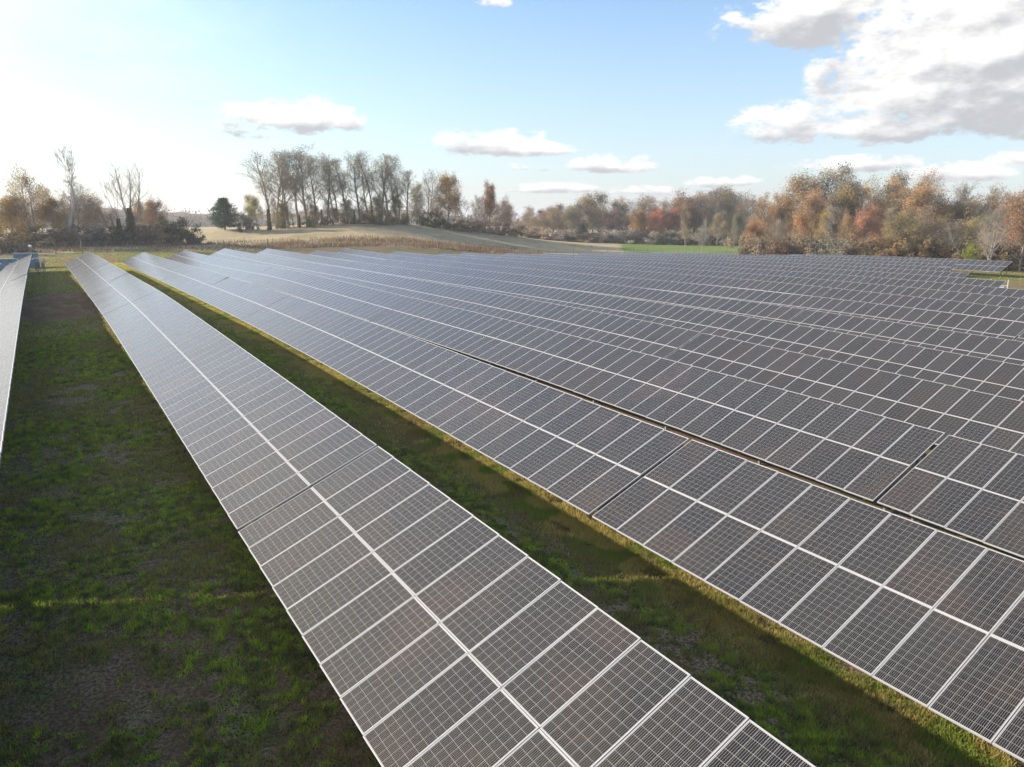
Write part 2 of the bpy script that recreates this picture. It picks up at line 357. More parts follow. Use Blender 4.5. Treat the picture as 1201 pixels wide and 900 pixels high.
def make_table(r, y0, n, say):
    """n panel columns, the first beginning at y0 and going away from the camera"""
    yc = y0 + n*PW/2; zc = float(mid_z(r, yc)); xb = mid_x(r, yc)
    base = Vector((xb, yc, gz(xb, yc)))
    t = thing('solar_table', 'tilted solar rack, %s' % say, 'solar panel rack', base, 'solar panel racks standing in parallel rows')
    tl = TILT + rad(random.uniform(-.7, .7) + (.8 if r < 3 and y0 > 70 else 0)); w = Vector((math.cos(tl), 0, math.sin(tl)))
    for j in range(n):
        y = y0 + (j+.5)*PW; z0 = float(mid_z(r, y)); al = math.atan(float(mid_z(r, y+.5)-mid_z(r, y-.5)))
        u = Vector((0, math.cos(al), math.sin(al)))
        for v in (-1, 1):
            c = Vector((mid_x(r, y), y, z0+CAM_Z)) + w*(v*(MH/2+.007)) - base
            a = rad(random.gauss(0, .17)); e = rad(random.gauss(0, .17))
            ww = (w + Vector((0, 0, a))).normalized(); uu = (u + Vector((0, 0, e))).normalized(); nn = ww.cross(uu).normalized(); uu = nn.cross(ww)
            M = Matrix((ww, uu, nn)).transposed().to_4x4(); M.translation = c
            d = (c+base-Vector((0, 0, CAM_Z))).length
            if d < 9.6 and y > 5.0 and n_near[0] < 4 and r == 1:
                n_near[0] += 1
                o = put('solar_panel', SHEET, t); o.matrix_local = M; put('panel_frame', FRM, o)
                for cx, cy in CELLPOS: put('solar_cell', CELLM, o, (cx, cy, 0))
            elif d < 34 and y > 3:
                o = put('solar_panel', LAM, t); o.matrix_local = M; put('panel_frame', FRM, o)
            else:
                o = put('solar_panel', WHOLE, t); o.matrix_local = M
    # racking: four purlins, raked rafters and posts
    L = n*PW; k = max(2, int(round(L/5.0))+1)
    for s in (-1.45, -.5, 0, .5, 1.45):
        V, F = [], []; pts = []
        for i in range(k*2):
            y = y0 + .05 + (L-.1)*i/(k*2-1); p = Vector((mid_x(r, y), y, float(mid_z(r, y))+CAM_Z)) + w*s - Vector((-math.sin(tl), 0, math.cos(tl)))*.075 - base
            pts.append(p)
        tube(V, F, pts, [.035]*len(pts), 4); put('purlin' if s else 'centre_rail', mesh_from('purlin', V, F, [STEEL if s else FRAME]), t)
    for i in range(k):
        y = y0 + .4 + (L-.8)*i/(k-1); x = mid_x(r, y); zc_ = float(mid_z(r, y))+CAM_Z; nrm = Vector((-math.sin(tl), 0, math.cos(tl)))
        o = put('rafter', RAFTER, t); o.location = Vector((x, y, zc_)) - nrm*.165 - base; o.rotation_euler = (0, -tl, 0)
        for s in (-.55, 1.15):
            px = x + math.cos(tl)*s + math.sin(tl)*.18; top = zc_ + math.sin(tl)*s - .24; bot = gz(px, y)-.25
            o = put('post', POST, t, Vector((px, y, (top+bot)/2))-base); o.scale.z = top-bot
    return t
GRAVS = ['nearest the camera', 'second from the camera', 'third from the camera', 'fourth from the camera', 'fifth from the camera', 'sixth from the camera', 'seventh from the camera', 'eighth from the camera', 'ninth from the camera']
def build_rows():
    for r in range(17):
        g0 = GAPS[r]; L = 40*PW+.12; cuts = [g0]
        while cuts[0] > NEAR[r]: cuts.insert(0, cuts[0]-L)
        while cuts[-1] < ENDS[r]: cuts.append(cuts[-1]+(L if r > 2 or cuts[-1] < 50 else 20*PW+.12))
        segs = []
        for a, b in zip(cuts[:-1], cuts[1:]):
            a2 = a+(.06 if r else .10)
            if a2 < NEAR[r]-.01: a2 += math.floor((NEAR[r]-a2)/PW+.5)*PW
            n = int(round((b-a-.12)/PW)) - int(round((a2-a-.06)/PW))
            if b > ENDS[r]: n = int((ENDS[r]-a2)/PW)
            if n >= 3: segs.append((a2, n))
        rs = ROWSAY.get(r, 'the %s row from left' % ORD[r])
        for i, (a, n) in enumerate(segs):
            where = 'at the far end' if i == len(segs)-1 and i > 0 else 'the only one' if len(segs) == 1 else GRAVS[i]
            make_table(r, a, n, '%s, in %s' % (where, rs))
build_rows()
print('tables done')

# ------------------------------------------------------------------ grass (uncountable ground cover)
def blades(name, P, h, wd, lean, colA, label=None, m=None):
    n = len(P); ang = RNG.uniform(0, 2*np.pi, n); la = RNG.uniform(0, 2*np.pi, n); ln = RNG.uniform(.1, 1, n)*lean*h
    wx, wy = np.cos(ang)*wd/2, np.sin(ang)*wd/2
    A = P - np.stack([wx, wy, np.zeros(n)], 1); B = P + np.stack([wx, wy, np.zeros(n)], 1)
    C = P + np.stack([np.cos(la)*ln, np.sin(la)*ln, h], 1)
    V = np.stack([A, B, C], 1).reshape(-1, 3); me = fast_mesh(name, V, 3, [m])
    ca = me.color_attributes.new('tint', 'FLOAT_COLOR', 'POINT'); ca.data.foreach_set('color', np.repeat(np.concatenate([colA, np.ones((n, 1))], 1), 3, 0).astype(np.float32).ravel())
    o = put(name, me); o['kind'] = 'stuff'; return o
def blade_mat(name):
    m, g, b = mat(name); at = g.new('ShaderNodeAttribute', attribute_name='tint')
    d = g.new('ShaderNodeBsdfDiffuse'); t = g.new('ShaderNodeBsdfTranslucent'); mx = g.new('ShaderNodeMixShader'); mx.inputs[0].default_value = .45
    g.l.new(at.outputs['Color'], d.inputs[0]); g.l.new(at.outputs['Color'], t.inputs[0]); g.l.new(d.outputs[0], mx.inputs[1]); g.l.new(t.outputs[0], mx.inputs[2])
    g.l.new(mx.outputs[0], g.n['Material Output'].inputs[0]); return m
BLADE = blade_mat('grass_blade')
def build_grass():
    out = []
    def scatter(x0, x1, y0, y1, n):
        x = RNG.uniform(x0, x1, n); y = y0 + (y1-y0)*RNG.uniform(0, 1, n)**1.6; return x, y
    x1, y1 = scatter(-6, 4.6, 3.5, 55, 620000); x2, y2 = scatter(6, 12.6, 3, 60, 480000); x3, y3 = scatter(-6, 40, 55, 176, 260000); x4, y4 = scatter(118, 150, 38, 70, 20000)
    x = np.concatenate([x1, x2, x3, x4]); y = np.concatenate([y1, y2, y3, y4])
    q = .46*vnoise(x, y, .17, 1) + .34*vnoise(x, y, .45, 5) + .24*vnoise(x, y, 1.3, 2) + .20*vnoise(x, y, 4.5, 3)
    q = q - .42*(sstep(y, 40, 52)*(1-sstep(y, 82, 95))*(np.abs(x-1) < 7)*sstep(vnoise(x, y*.6, 9, 9), .3, .6))
    keep = (q > .57 + RNG.uniform(-.10, .10, len(q))) & (np.hypot(x, y) > 3)
    x, y, q = x[keep], y[keep], q[keep]; n = len(x)
    d = np.hypot(x, y); far = np.clip(d/22, 1, 5)
    h = (.05 + .15*np.clip(q-.44, 0, 1)*RNG.uniform(.6, 1.4, n))*np.clip(far, 1, 1.5); wd = .022*far**.8*RNG.uniform(.6, 1.5, n)
    dry = (RNG.uniform(0, 1, n) < .27 + .4*(vnoise(x, y, 2.3, 8) > .62) + .6*np.exp(-((x-11.7)/.9)**2))  # more dry blades at the second row's foot, to colour its sunlit strip
    br = .7 + 1.8*np.clip(1.6*(vnoise(x, y, .15, 31)-.2), 0, 1)
    gcol = np.stack([(.10+.13*RNG.uniform(0, 1, n))*br, (.155+.13*RNG.uniform(0, 1, n))*br, .03+.03*RNG.uniform(0, 1, n)], 1)
    dcol = np.stack([.28+.14*RNG.uniform(0, 1, n), .22+.10*RNG.uniform(0, 1, n), .09+.05*RNG.uniform(0, 1, n)], 1)
    c = np.where(dry[:, None], dcol, gcol)
    P = np.stack([x, y, GH(x, y)-.005 + (vnoise(x, y, 3.1, 3)-.5)*.10*(1-sstep(d, 60, 160))], 1)
    blades('grass', P, h, wd, .9, c, m=BLADE)
    # straw-coloured grass standing along the low edge of the row right of the shaded lane, and of the far rows' ends; the sunlit strip's brightness is put into its colour
    n = 230000; x = RNG.normal(11.9, .5, n); y = 2 + 150*RNG.uniform(0, 1, n)**1.7; k = vnoise(x, y, .5, 41) > .28; x, y = x[k], y[k]; n = len(x); d = np.hypot(x, y)
    f = np.clip(d/22, 1, 4); r = RNG.uniform(0, 1, (n, 1)); c = (1-r)*np.array([[.50, .41, .11]]) + r*np.array([[.58, .49, .18]]); g_ = (vnoise(x, y, .8, 43) > .6)[:, None]; c = np.where(g_, c*np.array([[.5, .75, .45]]), c)
    blades('sunlit_dry_grass', np.stack([x, y, GH(x, y)-.005], 1), RNG.uniform(.05, .17, n)*f**.4, .02*f**.8*RNG.uniform(.6, 1.4, n), .9, c, m=BLADE)
    # tall rust-brown weeds along the far fence and on the slope behind it
    n = 60000; x = RNG.uniform(-45, 118, n); y = fence_y(x) + RNG.uniform(1, 26, n)
    th = np.degrees(np.arctan2(x, y)); w = sstep(th, 9, 17)*(1-sstep(th, 36.5, 39))*(.1+1.3*vnoise(x, y, 6, 11)**1.5)*np.exp(-((y-fence_y(x)-9)/9)**2)
    w = np.maximum(w, .18*(th < 14)*(vnoise(x, y, 6, 12) > .4))
    k = RNG.uniform(0, 1, n) < w*1.3; x, y = x[k], y[k]; n = len(x)
    r = RNG.uniform(0, 1, (n, 1)); c = (1-r)*np.array([[.20, .14, .09]]) + r*np.array([[.31, .24, .15]])
    red = vnoise(x, y, 5, 14)[:, None] > .55; c = np.where(red, c*np.array([[.85, .68, .62]]), c)
    blades('dry_weeds', np.stack([x, y, GH(x, y)-.05], 1), RNG.uniform(.35, 1.25, n)*(.45+.8*vnoise(x, y, 5, 11)), RNG.uniform(.10, .30, n), .4, c, m=BLADE)
build_grass()
print('grass done')

# ------------------------------------------------------------------ trees
def bark_mat():
    m, g, b = mat('bark'); oi = g.new('ShaderNodeObjectInfo'); pos = g.new('ShaderNodeNewGeometry').outputs['Position']
    n = g.noise(g.vm('MULTIPLY', pos, (3, 3, .7)), 2.0, 4)
    c = g.mix(n, (.55, .55, .55), (1.25, 1.25, 1.25)); g.l.new(g.mix(1.0, c, oi.outputs['Color'], 'MULTIPLY'), b.inputs['Base Color'])
    b.inputs['Roughness'].default_value = .95; b.inputs['Specular IOR Level'].default_value = .15; return m
def leaf_mat():
    m, g, b = mat('autumn_leaf'); oi = g.new('ShaderNodeObjectInfo'); at = g.new('ShaderNodeAttribute', attribute_name='tint')
    c = g.mix(1.0, at.outputs['Color'], oi.outputs['Color'], 'MULTIPLY')
    d = g.new('ShaderNodeBsdfDiffuse'); t = g.new('ShaderNodeBsdfTranslucent'); mx = g.new('ShaderNodeMixShader'); mx.inputs[0].default_value = .5
    g.l.new(c, d.inputs[0]); g.l.new(c, t.inputs[0]); g.l.new(d.outputs[0], mx.inputs[1]); g.l.new(t.outputs[0], mx.inputs[2])
    g.l.new(mx.outputs[0], g.n['Material Output'].inputs[0]); return m
BARK = bark_mat(); LEAF = leaf_mat()
def leaf_mesh(name, P, size, R, hue=.25):
    n = len(P); a = R.normal(0, 1, (n, 3)); a /= np.linalg.norm(a, axis=1)[:, None]; b = np.cross(a, R.normal(0, 1, (n, 3))); b /= np.linalg.norm(b, axis=1)[:, None]
    s = (size*R.uniform(.55, 1.35, n))[:, None]; P = np.asarray(P)
    V = np.stack([P-a*s*.5, P+b*s*.32, P+a*s*.5, P-b*s*.32], 1).reshape(-1, 3)
    me = fast_mesh(name, V, 4, [LEAF])
    clump = vnoise(P[:, 0]*1.0+P[:, 2]*.7, P[:, 1]+P[:, 2]*.9, 2.2, 3)
    br = (.65+.6*clump)*R.uniform(.75, 1.25, n); sh = (clump-.5)*hue + R.normal(0, .06, n)
    c = np.stack([br*(1+sh), br, br*(1-sh), np.ones(n)], 1)
    ca = me.color_attributes.new('tint', 'FLOAT_COLOR', 'POINT'); ca.data.foreach_set('color', np.repeat(c, 4, 0).astype(np.float32).ravel())
    return me
def skeleton(seed, H, spread, forks=3, clear=.35, upward=.6, r0=None, twig=1.0, lean=(0, 0)):
    """returns trunk mesh (limbs and twigs included) and the twig points leaves may hang on"""
    R = random.Random(seed); V, F, tips = [], [], []
    r0 = r0 or H*.016
    def grow(p, d, L, r, lev):
        n = {0: 7, 1: 5, 2: 3}.get(lev, 2); pts = [p.copy()]; q = p.copy(); dd = d.copy()
        for i in range(n):
            wob = {0: .07, 1: .16, 2: .22}.get(lev, .28)
            dd = (dd + Vector((R.gauss(0, wob), R.gauss(0, wob), R.gauss(0, wob)*.5 + (.10*upward if lev else .06)))).normalized()
            q = q + dd*(L/n); pts.append(q.copy())
        r_end = r*.35 if lev else r*.30
        rr = [r + (r_end-r)*i/n for i in range(n+1)]
        tube(V, F, pts, rr, {0: 8, 1: 5, 2: 4}.get(lev, 3), cap=False)
        if lev >= 2: tips.extend(pts[1:])
        if lev == 4 or (lev == 3 and twig < .5): return
        kids = {0: int(11+spread*.5), 1: 7, 2: 5, 3: 4}[lev]; kids = max(2, int(kids*(twig if lev > 1 else 1)))
        for k in range(kids):
            lo = clear if lev == 0 else .22
            f = lo + (1-lo)*((k+R.random())/kids); x = f*n; i = min(int(x), n-1); b = pts[i].lerp(pts[i+1], x-i); ax = (pts[i+1]-pts[i]).normalized()
            o = ax.orthogonal().normalized(); o = (Matrix.Rotation(k*2.4+R.uniform(-.6, .6), 3, ax) @ o)
            an = R.uniform(.45, .95) if lev else R.uniform(.5, 1.05)*(1.15-.45*f)
            nd = (ax*math.cos(an) + o*math.sin(an)).normalized()
            if lev == 0: Lk = spread*R.uniform(.8, 1.2)*(1.25-.75*f)
            else: Lk = L*R.uniform(.38, .62)*(1.15-.4*f)
            grow(b, nd, Lk, max(.012, (rr[i]*(1-f*.2))*R.uniform(.42, .6)) if lev < 3 else .014, lev+1)
    if forks == 1:
        grow(Vector((0, 0, -.3)), Vector((lean[0], lean[1], 1)).normalized(), H*.97, r0, 0)
    else:
        for k in range(forks):
            a = k*2*math.pi/forks + R.random(); s = R.uniform(.05, .22)
            grow(Vector((math.cos(a)*r0*.8, math.sin(a)*r0*.8, -.3)), Vector((math.cos(a)*s+lean[0], math.sin(a)*s+lean[1], 1)).normalized(), H*R.uniform(.82, .98), r0*.75, 0)
    return mesh_from('trunk', V, F, [BARK], smooth=True), np.array([tuple(t) for t in tips])
def on_tips(tips, n, R, jit=.5, zlo=None):
    T = tips if zlo is None else tips[tips[:, 2] > zlo]
    return T[R.integers(0, len(T), n)] + R.normal(0, jit, (n, 3))
def blob_points(n, w, h, z0, R, lumps=14):      # uneven mass of foliage made of many lumps
    c = np.stack([R.normal(0, .33, lumps)*w, R.normal(0, .33, lumps)*w, z0 + h*.85*R.uniform(.0, 1, lumps)**1.5], 1)
    k = R.integers(0, lumps, n); s = R.uniform(.10, .2, lumps)[k][:, None]
    v = R.normal(0, 1, (n, 3)); v /= np.linalg.norm(v, axis=1)[:, None]; v *= (R.uniform(.3, 1.05, (n, 1)))
    P = c[k] + v*s*np.array([[w, w, h*1.1]]); P[:, 2] = np.maximum(P[:, 2], .05); return P
KIND = {}
def build_kinds():
    R = np.random.default_rng(3)
    for i in range(3):       # tall forest-grown bare trees, thin pale leaves left at the twigs  (nominal 20 m)
        t, tip = skeleton(11+i, 20, 6.6, 1+(i == 1), .30, 1.0, .34); KIND['tall%d' % i] = (t, leaf_mesh('crown', on_tips(tip, 2000, R, .4, 7), .23, R), 20)
    for i in range(2):       # spreading bare tree, hardly a leaf (nominal 14 m)
        t, tip = skeleton(31+i, 14, 6.4, 2, .2, .5, .28); KIND['bare%d' % i] = (t, leaf_mesh('crown', on_tips(tip, 900, R, .3), .24, R), 14)
    for i in range(4):       # full autumn crown (nominal 16 m)
        t, tip = skeleton(51+i, 16, 7.0, 1, .14, .55, .28, .7); KIND['leafy%d' % i] = (t, leaf_mesh('crown', on_tips(tip, 14000, R, .65), .31, R, .35), 16)
    for i in range(3):       # half-leafed brown woodland tree (nominal 18 m)
        t, tip = skeleton(71+i, 18, 7.0, 1+(i == 2), .14, .65, .30, .9); KIND['half%d' % i] = (t, leaf_mesh('crown', on_tips(tip, 7000, R, .5), .27, R, .3), 18)
    for i in range(2):       # trunk wrapped in ivy (nominal 12 m)
        t, tip = skeleton(91+i, 13, 2.0, 1, .45, .6, .25, .5)
        z = R.uniform(0, 1, 4200)**1.3*10.5; a = R.uniform(0, 6.3, 4200); rr = (.95+.75*(vnoise(z*1.0, a*.8, 1.6, i)-.3))*np.sqrt(R.uniform(.1, 1, 4200))*(1.05-.055*z)*(.6+.8*vnoise(a, z, .8, 7+i))
        KIND['ivy%d' % i] = (t, leaf_mesh('crown', np.stack([np.cos(a)*rr, np.sin(a)*rr, z], 1), .34, R), 12)
    for i in range(3):       # bramble and shrub mass (nominal 6 m)
        V, F = [], []; q = random.Random(i)
        for k in range(16):
            d = Vector((q.gauss(0, .5), q.gauss(0, .5), 1)).normalized(); L = q.uniform(3, 6.2); tube(V, F, [(0, 0, -.2), tuple(d*L*.5), tuple(d*L + Vector((q.gauss(0, .5), q.gauss(0, .5), 0)))], [.06, .04, .01], 3, False)
        KIND['shrub%d' % i] = (mesh_from('stems', V, F, [BARK]), leaf_mesh('crown', blob_points(4600, 5.5, 5.0, .2, R, 44), .30, R), 6)
    # pine: dense dark whorls (nominal 10 m)
    V, F = [], []; tube(V, F, [(0, 0, -.3), (0, 0, 5), (.1, 0, 9.6)], [.28, .2, .04], 7, False)
    P = []; q = random.Random(5)
    for k in range(90):
        z = 1.0 + 8.8*(k/90); a = k*2.4; L = (3.9*math.sin(min(1, (10.4-z)/6.0)*1.45))*q.uniform(.75, 1.1); e = Vector((math.cos(a)*L, math.sin(a)*L, z+.25*L*q.uniform(-.2, .8)))
        tube(V, F, [(0, 0, z-.3), tuple(e)], [.05, .015], 3, False)
        for j in range(110): f = q.uniform(.3, 1.05); P.append((e.x*f+q.gauss(0, .38), e.y*f+q.gauss(0, .38), (z-.3)+(e.z-z+.3)*f+q.gauss(0, .28)))
    KIND['pine'] = (mesh_from('trunk', V, F, [BARK]), leaf_mesh('crown', np.array(P), .34, R, .15), 10)
    t, tip = skeleton(41, 20, 6.0, 3, .42, .9, .34, .42); KIND['deadtall'] = (t, None, 20)
    # dead forked snag, no leaves (nominal 20 m): trunk leans, then splits into few crooked arms
    for i, ln in enumerate(((.10, 0), (-.12, 0))):
        q = random.Random(9+i); V, F = [], []
        def arm(p, d, L, r, lev):
            pts = [p]; x = p.copy(); dd = d
            for s in range(4): dd = (dd+Vector((q.gauss(0, .14), q.gauss(0, .14), .07))).normalized(); x = x+dd*L/4; pts.append(x.copy())
            tube(V, F, pts, [r*(1-.17*s) for s in range(5)], 6 if lev < 2 else 3, False)
            if lev < 4:
                for k in range((3, 4, 4, 3)[lev]):
                    f = q.uniform(.45, 1) if lev else (1., .92, .75)[k]; j = min(3, int(f*4)); b = pts[j].lerp(pts[j+1], f*4-j); ax = (pts[j+1]-pts[j]).normalized()
                    nd = (ax + Vector((q.gauss(0, .45), q.gauss(0, .45), .2))).normalized(); arm(b, nd, L*q.uniform(.4, .62) if lev else 9*q.uniform(.7, 1.1), max(.05, r*(1-.17*f*4)*.68), lev+1)
        arm(Vector((0, 0, -.3)), Vector((ln[0], ln[1], 1)).normalized(), 11.0, .6, 0); KIND['snag%d' % i] = (mesh_from('trunk', V, F, [BARK]), None, 20)
build_kinds()
print('kinds done', sum(len(k[0].polygons)+(len(k[1].polygons) if k[1] else 0) for k in KIND.values()))
GREY = (.30, .26, .215); DARKB = (.17, .145, .12); PALE = (.42, .38, .33)
def tree(name, kind, px, dist, ytop, label, group, leaf, bark=GREY, wide=1.0, cat='tree', base=None):
    """tree in picture column px, dist metres away, tall enough to reach picture row ytop"""
    x, y = place(px, dist); z = gz(x, y)
    d = ray(px, ytop); h = d/math.hypot(d[0], d[1])*dist; H = max(1.0, h[2]+CAM_Z - z)
    t, c, nom = KIND[kind]; s = H/nom
    o = thing(name, label, cat, (x, y, z-.05), group, random.uniform(0, 6.28) if not kind.startswith('snag') else -YAW)
    o.scale = (s*wide, s*wide, s)
    q = random.uniform(.85, 1.15)
    a = put('stems' if kind.startswith('shrub') else 'trunk', t, o); a.color = (*[v*q for v in bark], 1)
    if c:
        k = random.uniform(1.2, 1.5); b = put('crown', c, o); b.color = (*[v*k*random.uniform(.95, 1.05) for v in leaf], 1)
    return o
OLIVE = (.235, .195, .095); GOLD = (.33, .215, .055); BROWN = (.22, .155, .10); RUST = (.28, .18, .115); TAN = (.27, .215, .14); IVY = (.10, .105, .045); DKG = (.085, .09, .05); GRYB = (.24, .205, .165); ORANGE = (.33, .215, .12); MAROON = (.22, .155, .12)
def th(n): return ['first', 'second', 'third', 'fourth', 'fifth', 'sixth', 'seventh', 'eighth', 'ninth', 'tenth', 'eleventh', 'twelfth', 'thirteenth', 'fourteenth', 'fifteenth', 'sixteenth', 'seventeenth', 'eighteenth', 'nineteenth', 'twentieth', 'twenty-first', 'twenty-second', 'twenty-third', 'twenty-fourth', 'twenty-fifth', 'twenty-sixth', 'twenty-seventh', 'twenty-eighth', 'twenty-ninth', 'thirtieth'][n]
def build_trees():
    GL = 'trees and shrubs of the left copse behind the fence'
    S = [  # left copse
     ('bare_tree', 'half2', 38, 205, 208, 'gold-flecked thin tree at left end of the left copse', OLIVE, GREY, .85),
     ('bare_tree', 'bare1', 90, 208, 218, 'grey leafless spreading tree in the middle of the left copse', GRYB, GREY, .9),
     ('dead_tree', 'snag0', 80, 203, 174, 'tall dead leafless tree leaning left above the left copse', GRYB, PALE, .75),
     ('dead_tree', 'snag1', 146, 204, 212, 'short broken snag left of the tall bare tree with ivy', GRYB, GREY, .5),
     ('bare_tree', 'deadtall', 153, 206, 184, 'tall bare tree with many upright forks at right of the left copse', GRYB, PALE, .9),
     ('ivy_covered_trunk', 'ivy0', 154, 205, 238, 'dark ivy column round the foot of the tall bare tree', IVY, DARKB, 1.1),
     ('ivy_covered_trunk', 'ivy1', 140, 204, 252, 'low dark ivy column under the broken snag', IVY, DARKB, 1.2),
     ('autumn_tree', 'leafy0', 12, 206, 240, 'golden leafy tree at the left picture edge', GOLD, GREY, .9),
     ('autumn_tree', 'leafy1', 62, 205, 240, 'olive-gold leafy tree right of the gold-flecked thin tree', (.25, .19, .07), GREY, .9),
     ('autumn_tree', 'half0', 118, 209, 236, 'rusty brown half-leafed tree left of the snag', BROWN, GREY, 1.0),
     ('autumn_tree', 'leafy2', 182, 205, 241, 'rust-brown round tree beside the dark vine thicket', RUST, GREY, .85),
     ('shrub', 'shrub0', 206, 204, 243, 'dark green vine-covered thicket at right end of the left copse', DKG, DARKB, .7),
     ('shrub', 'shrub1', 222, 203, 262, 'low dark shrub trailing right of the vine thicket', DKG, DARKB, 1.0),
     ('shrub', 'shrub2', 106, 202, 256, 'grey bramble shrub under the spreading grey tree', GRYB, GREY, .9),
     ('shrub', 'shrub0', 74, 202, 262, 'brown bramble at the foot of the leaning dead tree', BROWN, GREY, 1.3),
     ('shrub', 'shrub1', 32, 202, 262, 'gold bramble at the foot of the gold-flecked tree', GOLD, GREY, 1.2),
     ('shrub', 'shrub2', 172, 203, 258, 'dark bramble right of the ivy column', MAROON, GREY, 1.0),
     ('shrub', 'shrub1', 125, 203, 262, 'dusky low bramble behind the fence left of the snag', DARKB, GREY, 1.3),
     ('shrub', 'shrub2', 2, 186, 268, 'dark heaped bush at far left beside the cabinets', (.09, .075, .055), DARKB, 1.6),
     ('autumn_tree', 'half1', 50, 214, 228, 'brown half-leafed tree behind the olive-gold leafy tree', TAN, GREY, .9),
     ('autumn_tree', 'half2', 100, 216, 232, 'tan twiggy tree behind the spreading grey tree', TAN, GREY, 1.0),
     ('autumn_tree', 'half0', 132, 215, 240, 'brown twiggy tree behind the broken snag', BROWN, GREY, 1.0),
     ('autumn_tree', 'leafy3', 168, 212, 244, 'tan leafy tree between the ivy column and the rust-brown tree', TAN, GREY, .9),
     ('autumn_tree', 'half2', 22, 214, 232, 'yellowish twiggy tree behind the golden leafy tree', GOLD, GREY, .9),
     ('autumn_tree', 'half1', 78, 216, 238, 'dull brown tree behind the leaning dead tree', GRYB, GREY, .9),
     ('shrub', 'shrub0', 54, 203, 258, 'tan bramble below the olive-gold tree', TAN, GREY, 1.5),
     ('shrub', 'shrub2', 90, 203, 260, 'grey thicket between the leaning dead tree and the bramble shrub', GRYB, GREY, 1.4),
     ('shrub', 'shrub1', 142, 203, 258, 'dark thicket at the base of the snag', DKG, GREY, 1.3),
     ('shrub', 'shrub0', 186, 203, 256, 'rusty brush at the base of the rust-brown round tree', RUST, GREY, 1.3),
     ('shrub', 'shrub2', 14, 203, 256, 'gold-brown brush below the golden leafy tree', GOLD, GREY, 1.4),
     ('bare_tree', 'bare0', -12, 208, 222, 'grey bare tree cut by the left picture edge', GRYB, GREY, .9),
    ]
    for n, k, px, d, yt, lab, lf, bk, w in S: tree(n, k, px, d, yt, lab, GL, lf, bk, w*(1.3 if n == 'shrub' else 1.15), 'shrub' if n == 'shrub' else 'tree')
    GH_ = 'trees and shrubs along the crest of the hay hill'
    tree('pine_tree', 'pine', 264, 238, 232, 'dark green rounded pine standing alone left of the hill stand', GH_, (.035, .062, .03), DARKB, 1.12)
    tree('shrub', 'shrub0', 281, 232, 264, 'small dark round bush at the foot of the pine', GH_, DKG, DARKB, 1.0, 'shrub')
    tree('shrub', 'shrub1', 290, 238, 243, 'grey-brown thicket between the pine and the yellow-green tree', GH_, GRYB, GREY, .8, 'shrub')
    tree('autumn_tree', 'leafy3', 302, 236, 236, 'yellow-green leafy tree left under the tall hill stand', GH_, (.25, .205, .06), GREY, 1.0)
    tops = [(318, 182), (327, 178), (338, 175), (350, 174), (361, 176), (372, 180), (384, 184), (396, 182), (409, 186), (424, 181), (436, 178), (447, 179), (457, 184), (468, 190), (478, 198)]
    random.seed(4)
    for i, (px, yt) in enumerate(tops):
        tree('tall_bare_tree', 'tall%d' % (i % 3), px, 240+(i*5 % 9), yt+6, 'tall thin nearly leafless tree, %s from left in the stand crowning the hill' % th(i), GH_, OLIVE, GREY, random.uniform(1.1, 1.35))
    us = [(316, 'ivy0', 242), (334, 'leafy1', 242), (352, 'ivy0', 250), (378, 'ivy1', 243), (394, 'leafy2', 246), (416, 'ivy1', 245), (432, 'shrub0', 240), (443, 'leafy3', 236), (466, 'leafy1', 234), (474, 'shrub1', 246), (406, 'shrub2', 246), (366, 'shrub1', 250), (452, 'shrub2', 244), (482, 'half0', 232), (425, 'half1', 236), (388, 'half2', 236), (345, 'half0', 240), (325, 'half2', 234), (361, 'half1', 232), (410, 'leafy0', 238), (455, 'half0', 230), (372, 'leafy3', 244), (330, 'shrub1', 248), (384, 'shrub0', 250), (420, 'shrub2', 250), (440, 'shrub1', 249), (462, 'shrub0', 250)]
    for i, (px, k, yt) in enumerate(sorted(us)):
        nm = 'ivy_covered_trunk' if 'ivy' in k else 'shrub' if 'shrub' in k else 'autumn_tree'
        say = {'ivy': 'dark ivy-wrapped trunk', 'shr': 'brown understorey shrub', 'hal': 'low brown half-leafed tree', 'lea': 'low olive leafy tree'}[k[:3]]
        tree(nm, k, px, 238+(i*3 % 7), yt, '%s under the tall hill stand, %s understorey plant from left' % (say, th(i)), GH_, {'ivy': (.13, .125, .045), 'shr': random.choice([BROWN, OLIVE, (.25, .215, .075)]), 'hal': random.choice([TAN, OLIVE, (.26, .2, .08)]), 'lea': (.24, .2, .08)}[k[:3]], GREY, 1.0, 'shrub' if 'shrub' in k else 'tree')
